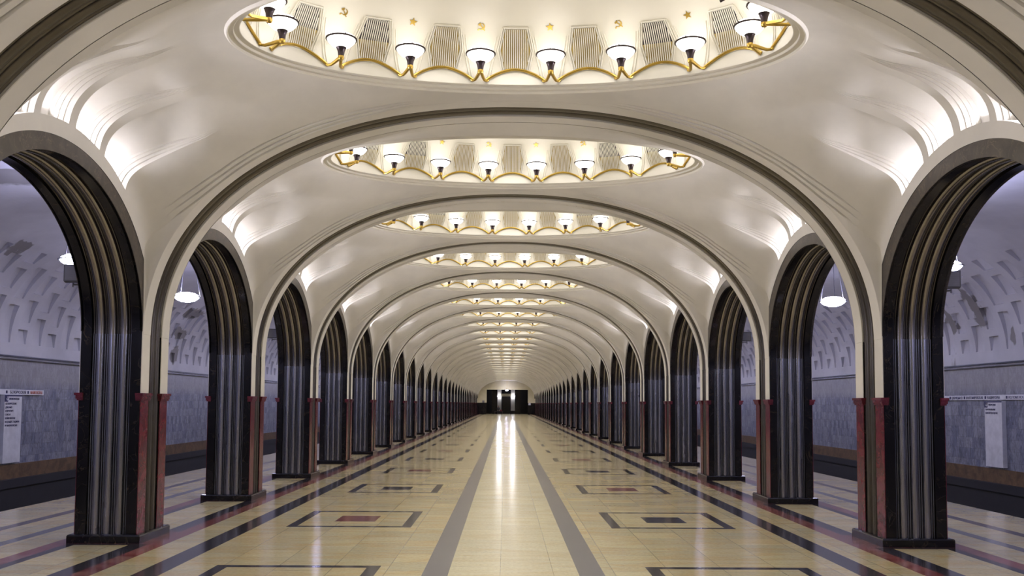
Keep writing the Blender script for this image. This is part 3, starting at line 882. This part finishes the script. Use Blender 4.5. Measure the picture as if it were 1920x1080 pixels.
# left strip
r = thing('line_sign', 'long white strip sign with station names high on the left track wall', 'sign', None, (-TRK + .02, 18.6, 1.83))
boxpart('sign_board', r, -TRK, -TRK + .05, 15.6, 20.25, 1.775, 1.885, M['signwhite'])
def sq(par, s, y, z, h=.06):
    a = boxpart('square_mark', par, s * (TRK - .05), s * (TRK - .054), min(y, y + h) , max(y, y + h), z - h / 2, z + h / 2, M['ink'])
wall_text(r, 'БЕЛОРУССКАЯ', .085, M['ink'], -1, 18.88, 1.80, .052, .62); sq(r, -1, 18.72, 1.83)
wall_text(r, 'МАЯКОВСКАЯ', .085, M['inkred'], -1, 19.68, 1.80, .052, .50); sq(r, -1, 19.56, 1.83)
# right strip
r = thing('line_sign', 'long white strip sign with station names high on the right track wall', 'sign', None, (TRK - .02, 20, 1.84))
boxpart('sign_board', r, TRK, TRK - .05, 15.2, 22.4, 1.795, 1.90, M['signwhite'])
for body, y, ln in (('ЦАРИЦЫНО', 21.18, .50), ('КАНТЕМИРОВСКАЯ', 20.52, .72), ('КАШИРСКАЯ', 19.62, .50), ('КОЛОМЕНСКАЯ', 18.78, .66), ('АВТОЗАВОДСКАЯ', 17.85, .7)):
    if body.startswith('АВТО'): continue
    wall_text(r, body, .08, M['ink'], 1, y, 1.818, .052, ln); sq(r, 1, y + .04, 1.848)
# boards
def board(s, y0, y1, lines, lab, z0=.37, z1=1.775, right=False):
    r = thing('information_board', lab, 'sign', None, (s * (TRK - .03), (y0 + y1) / 2, z0))
    boxpart('board_panel', r, s * TRK, s * (TRK - .09), y0, y1, z0, z1, M['signwhite'])
    boxpart('board_header', r, s * (TRK - .09), s * (TRK - .094), y0, y1, z1 - .035, z1 - .005, M['ink'])
    ya = y0 if s < 0 else y1
    sg = 1 if s < 0 else -1
    a = boxpart('corner_mark', r, s * (TRK - .09), s * (TRK - .095), min(ya, ya + sg * .12), max(ya, ya + sg * .12), z1 - .145, z1 - .01, M['ink'])
    wall_text(r, '↓', .13, M['signwhite'], s, ya + sg * .03, z1 - .125, .097)
    z = z1 - .105
    for i, b in enumerate(lines):
        wall_text(r, b, .055, M['ink'], s, ya + sg * (.16 if i == 0 else .03), z, .093); z -= .10 if i == 0 else .075
board(-1, 18.62, 19.28, ['МАЯКОВСКАЯ', 'БЕЛОРУССКАЯ', 'ДИНАМО', 'АЭРОПОРТ', 'СОКОЛ', 'ВОЙКОВСКАЯ', 'ВОДНЫЙ СТАДИОН', 'РЕЧНОЙ ВОКЗАЛ'],
      'tall white station list board on the left track wall, below the strip sign')
board(1, 18.98, 19.66, ['ТВЕРСКАЯ', 'ТЕАТРАЛЬНАЯ', 'НОВОКУЗНЕЦКАЯ'], 'tall white station list board on the right track wall, below the strip sign')

# ---------------------------------------------------------------- end wall and the lobby behind it
def endwall():
    mb = MB(); y0, y1 = YEND, YEND + .5
    OX0, OX1, OZ = -3.05, 3.4, 3.84
    T_ = .0
    for a, b in ((-PX - HX, OX0), (OX1, PX + HX)):
        mb.box(a, b, y0, y1, 1.78, 5.6, 0); mb.box(a, b, y0 - .03, y1, 0, 1.78, 1)
    mb.box(OX0, OX1, y0, y1, OZ, 5.6, 0)
    for s in (-1, 1):
        a, b = sorted((s * (PX + HX), s * (TRK + .3))); mb.box(a, b, y0, y1, -1.3, 5.3, 2)
    return mb.mesh('wall_end', [M['endp'], M['black'], M['dark']])
struct('wall_end', endwall(), 'pale yellow end wall above a dark dado with a wide opening')
mb = MB(); mb.box(-TRK - .3, TRK + .3, YREAR - .3, YREAR, -1.3, 6.4, 0); struct('wall_rear', mb.mesh('wall_rear', M['cream']), 'plain wall closing the hall behind the viewpoint')
YB = YEND + 8
mb = MB(); mb.box(-5, 5, YB, YB + .3, 0, 5, 0); mb.box(-5, -4.7, YEND + .5, YB, 0, 5, 1); mb.box(4.7, 5, YEND + .5, YB, 0, 5, 1)
struct('wall_lobby', mb.mesh('wall_lobby', [M['dark'], M['sidep']]), 'dark back wall of the small lobby beyond the end opening')
mb = MB(); mb.box(-5, 5, YEND + .4, YB, 4.2, 4.4, 0); struct('ceiling', mb.mesh('lobby_ceiling', M['sidep']), 'low ceiling of the lobby beyond the end opening', category='ceiling')
for x, w_, lab in ((-1.86, .86, 'broad black marble pillar in the far lobby, left of the pale lit panels'), (1.86, .86, 'broad black marble pillar in the far lobby, right of the pale lit panels')):
    mb = MB(); mb.box(-w_ / 2, w_ / 2, -.3, .3, .12, 4.2); mb2 = MB(); mb2.box(-w_ / 2 - .05, w_ / 2 + .05, -.35, .35, 0, .12)
    r = thing('lobby_pillar', lab, 'pillar', 'dark pillars in the far lobby', (x, YEND + 4, 0)); link('shaft', mb.mesh('shaft', M['black']), r); link('plinth', mb2.mesh('plinth', M['black']), r)
mb = MB(); mb.box(-.62, .62, YB - .25, YB - .02, 0, 2.9, 0); mb.box(-.75, .75, YB - .3, YB - .02, 2.9, 3.25, 1)
r = thing('lobby_door', 'dark double door under a cream lintel at the far end of the lobby', 'door', None, (.0, YB - .2, 0))
m1 = MB(); m1.box(-.62, .62, -.05, .15, 0, 2.85); link('door_leaf', m1.mesh('door_leaf', M['black']), r)
m1 = MB(); m1.box(-.85, .85, -.12, .15, 2.85, 3.3); link('lintel', m1.mesh('lintel', M['endp']), r)
for s, nm in ((-1, 'left'), (1, 'right')):
    r = thing('wall_panel', f'tall pale panel glowing under a lamp beside the lobby door, {nm} one', 'panel', 'pale panels by the lobby door', (s * 1.1 , YB - .06, 0))
    m1 = MB(); m1.box(-.32, .32, -.03, .03, .5, 4.1); link('plaster_panel', m1.mesh('plaster_panel', M['white']), r)
    r = thing('wall_lamp', f'bright round wall lamp on the {nm} pale panel in the far lobby', 'lamp', 'wall lamps of the far lobby', (s * 1.1, YB - .32, 2.85))
    m1 = MB(); m1.lathe([(.001, -.17), (.1, -.14), (.16, -.05), (.165, .03), (.11, .12), (.001, .16)], (0, 0, 0), 16); link('glass_globe', m1.mesh('glass_globe', M['farlamp']), r)
    m1 = MB(); m1.tube([(0, .0, -.17), (0, .12, -.24), (0, .26, -.2)], .02, 6); link('arm', m1.mesh('arm', M['bronze']), r)
for s in (-1, 1):          # added narrow spots beside the lobby lamps, for the bright floor streaks
    sl = bpy.data.lights.new('floor_streak_spot', 'SPOT'); sl.energy = 1200; sl.spot_size = math.radians(3.0); sl.spot_blend = .6; sl.shadow_soft_size = .08; sl.color = (.95, .93, 1.0)
    o = bpy.data.objects.new('floor_streak_spot', sl); C.objects.link(o); o.location = (s * 1.1, YB - .55, 2.85)
    o.rotation_euler = (Vector((0, 14, 0)) - o.location).to_track_quat('-Z', 'Y').to_euler()
# single lamp hanging in the opening
r = thing('hanging_lamp', 'small white bowl lamp hanging in front of the end wall above the opening', 'lamp', None, (.08, YEND - 1.2, 3.72))
m1 = MB(); m1.lathe([(.001, -.12), (.14, -.09), (.22, 0), (.14, .06), (.001, .07)], (0, 0, 0), 20); link('glass_bowl', m1.mesh('glass_bowl', M['pendant']), r)
m1 = MB(); m1.tube([(0, 0, .06), (0, 0, .34)], [.05, .03], 8); m1.tube([(0, 0, .3), (0, 0, 1.5)], .012, 6); link('stem', m1.mesh('stem', M['gold']), r)
for s, z, x, lab in ((-1, 1.95, -3.55, 'small grey box on the dado top left of the end opening'), (1, 1.62, 3.65, 'small white notice on the dark dado right of the end opening')):
    mb = MB(); mb.box(-.17, .17, -.06, 0, -.17, .17); link('notice', mb.mesh('notice', M['rod'] if s < 0 else M['signwhite']), None, (x, YEND - .03, z), label=lab, category='notice')

# bench and a seated person at the far end
r = thing('bench', 'low dark wooden bench at the far end of the hall, left of centre', 'bench', None, (-1.15, YEND + .9, 0))
mb = MB(); mb.box(-.7, .7, -.2, .2, .40, .45); link('seat', mb.mesh('seat', M['bronze']), r)
for q in (-.6, .6):
    mb = MB(); mb.box(q - .04, q + .04, -.17, .17, 0, .40); link('leg', mb.mesh('leg', M['bronze']), r)
def person(loc):
    me = bpy.data.meshes.new('body')
    J = [(0, 0, .52), (0, 0, .78), (0, -.01, 1.0), (0, -.02, 1.08), (0, -.03, 1.18), (0, -.03, 1.28),
         (-.1, -.02, .52), (-.11, -.42, .50), (-.11, -.44, .10), (-.11, -.56, .04),
         (.1, -.02, .52), (.11, -.42, .50), (.11, -.44, .10), (.11, -.56, .04),
         (-.18, 0, .99), (-.22, -.04, .74), (-.12, -.28, .60), (-.09, -.36, .59), (.18, 0, .99), (.22, -.04, .74), (.12, -.28, .60), (.09, -.36, .59)]
    E_ = [(0, 1), (1, 2), (2, 3), (3, 4), (4, 5), (0, 6), (6, 7), (7, 8), (8, 9), (0, 10), (10, 11), (11, 12), (12, 13), (2, 14), (14, 15), (15, 16), (16, 17), (2, 18), (18, 19), (19, 20), (20, 21)]
    R_ = [.15, .14, .14, .055, .085, .07, .09, .065, .045, .04, .09, .065, .045, .04, .06, .045, .035, .035, .06, .045, .035, .035]
    me.from_pydata(J, E_, []); o = link('person', me, None, loc)
    o.modifiers.new('skin', 'SKIN'); 
    for i, sv in enumerate(me.skin_vertices[0].data): sv.radius = (R_[i], R_[i]); sv.use_root = (i == 0)
    o.modifiers.new('sub', 'SUBSURF').levels = 1
    dg = bpy.context.evaluated_depsgraph_get(); m2 = bpy.data.meshes.new_from_object(o.evaluated_get(dg)); o.modifiers.clear(); o.data = m2
    cloth = flat('dark_coat', (0.02, 0.018, 0.022, 1), .8); skin = flat('skin', (0.45, 0.28, 0.2, 1), .6); trou = flat('dark_trousers', (0.012, 0.012, 0.018, 1), .8)
    m2.materials.clear()
    for m in (cloth, skin, trou): m2.materials.append(m)
    for p in m2.polygons:
        c = p.center; p.material_index = 1 if (c.z > 1.09 or (abs(c.x) < .16 and -.45 < c.y < -.31 and c.z > .575)) else (2 if c.z < .58 and c.y < -.1 else 0); p.use_smooth = True
    o['label'] = 'person in a dark coat sitting on the bench at the far end'; o['category'] = 'person'
    mb = MB(); mb.lathe([(.001, .10), (.05, .09), (.09, .05), (.10, 0), (.095, -.04)], (0, 0.015, 1.24), 14); link('hair', mb.mesh('hair', M['bronze']), o)
    for sx in (-.03, .03):
        mb = MB(); mb.lathe([(.001, -.009), (.009, 0), (.001, .009)], (sx, -.118, 1.225), 8); link('eye', mb.mesh('eye', M['boxgrey']), o)
    mb = MB(); mb.add([(-.012, -.112, 1.19), (.012, -.112, 1.19), (0, -.145, 1.195), (0, -.115, 1.23)], [(0, 2, 1), (0, 3, 2), (1, 2, 3)]); link('nose', mb.mesh('nose', skin), o)
    mb = MB(); mb.box(-.022, .022, -.118, -.10, 1.163, 1.170); link('mouth', mb.mesh('mouth', M['red']), o)
    b = thing('bag', 'dull red bag standing on the bench beside the seated person', 'bag', None, (loc[0] + .42, loc[1], .45))
    mb = MB(); mb.box(-.16, .16, -.08, .08, 0, .28, 0, .03); link('bag_body', mb.mesh('bag_body', M['red']), b)
    mb = MB(); mb.tube([(-.08, 0, .27), (-.06, 0, .38), (.06, 0, .38), (.08, 0, .27)], .01, 6); link('handle', mb.mesh('handle', M['bronze']), b)
person((-1.2, YEND + .88, 0))
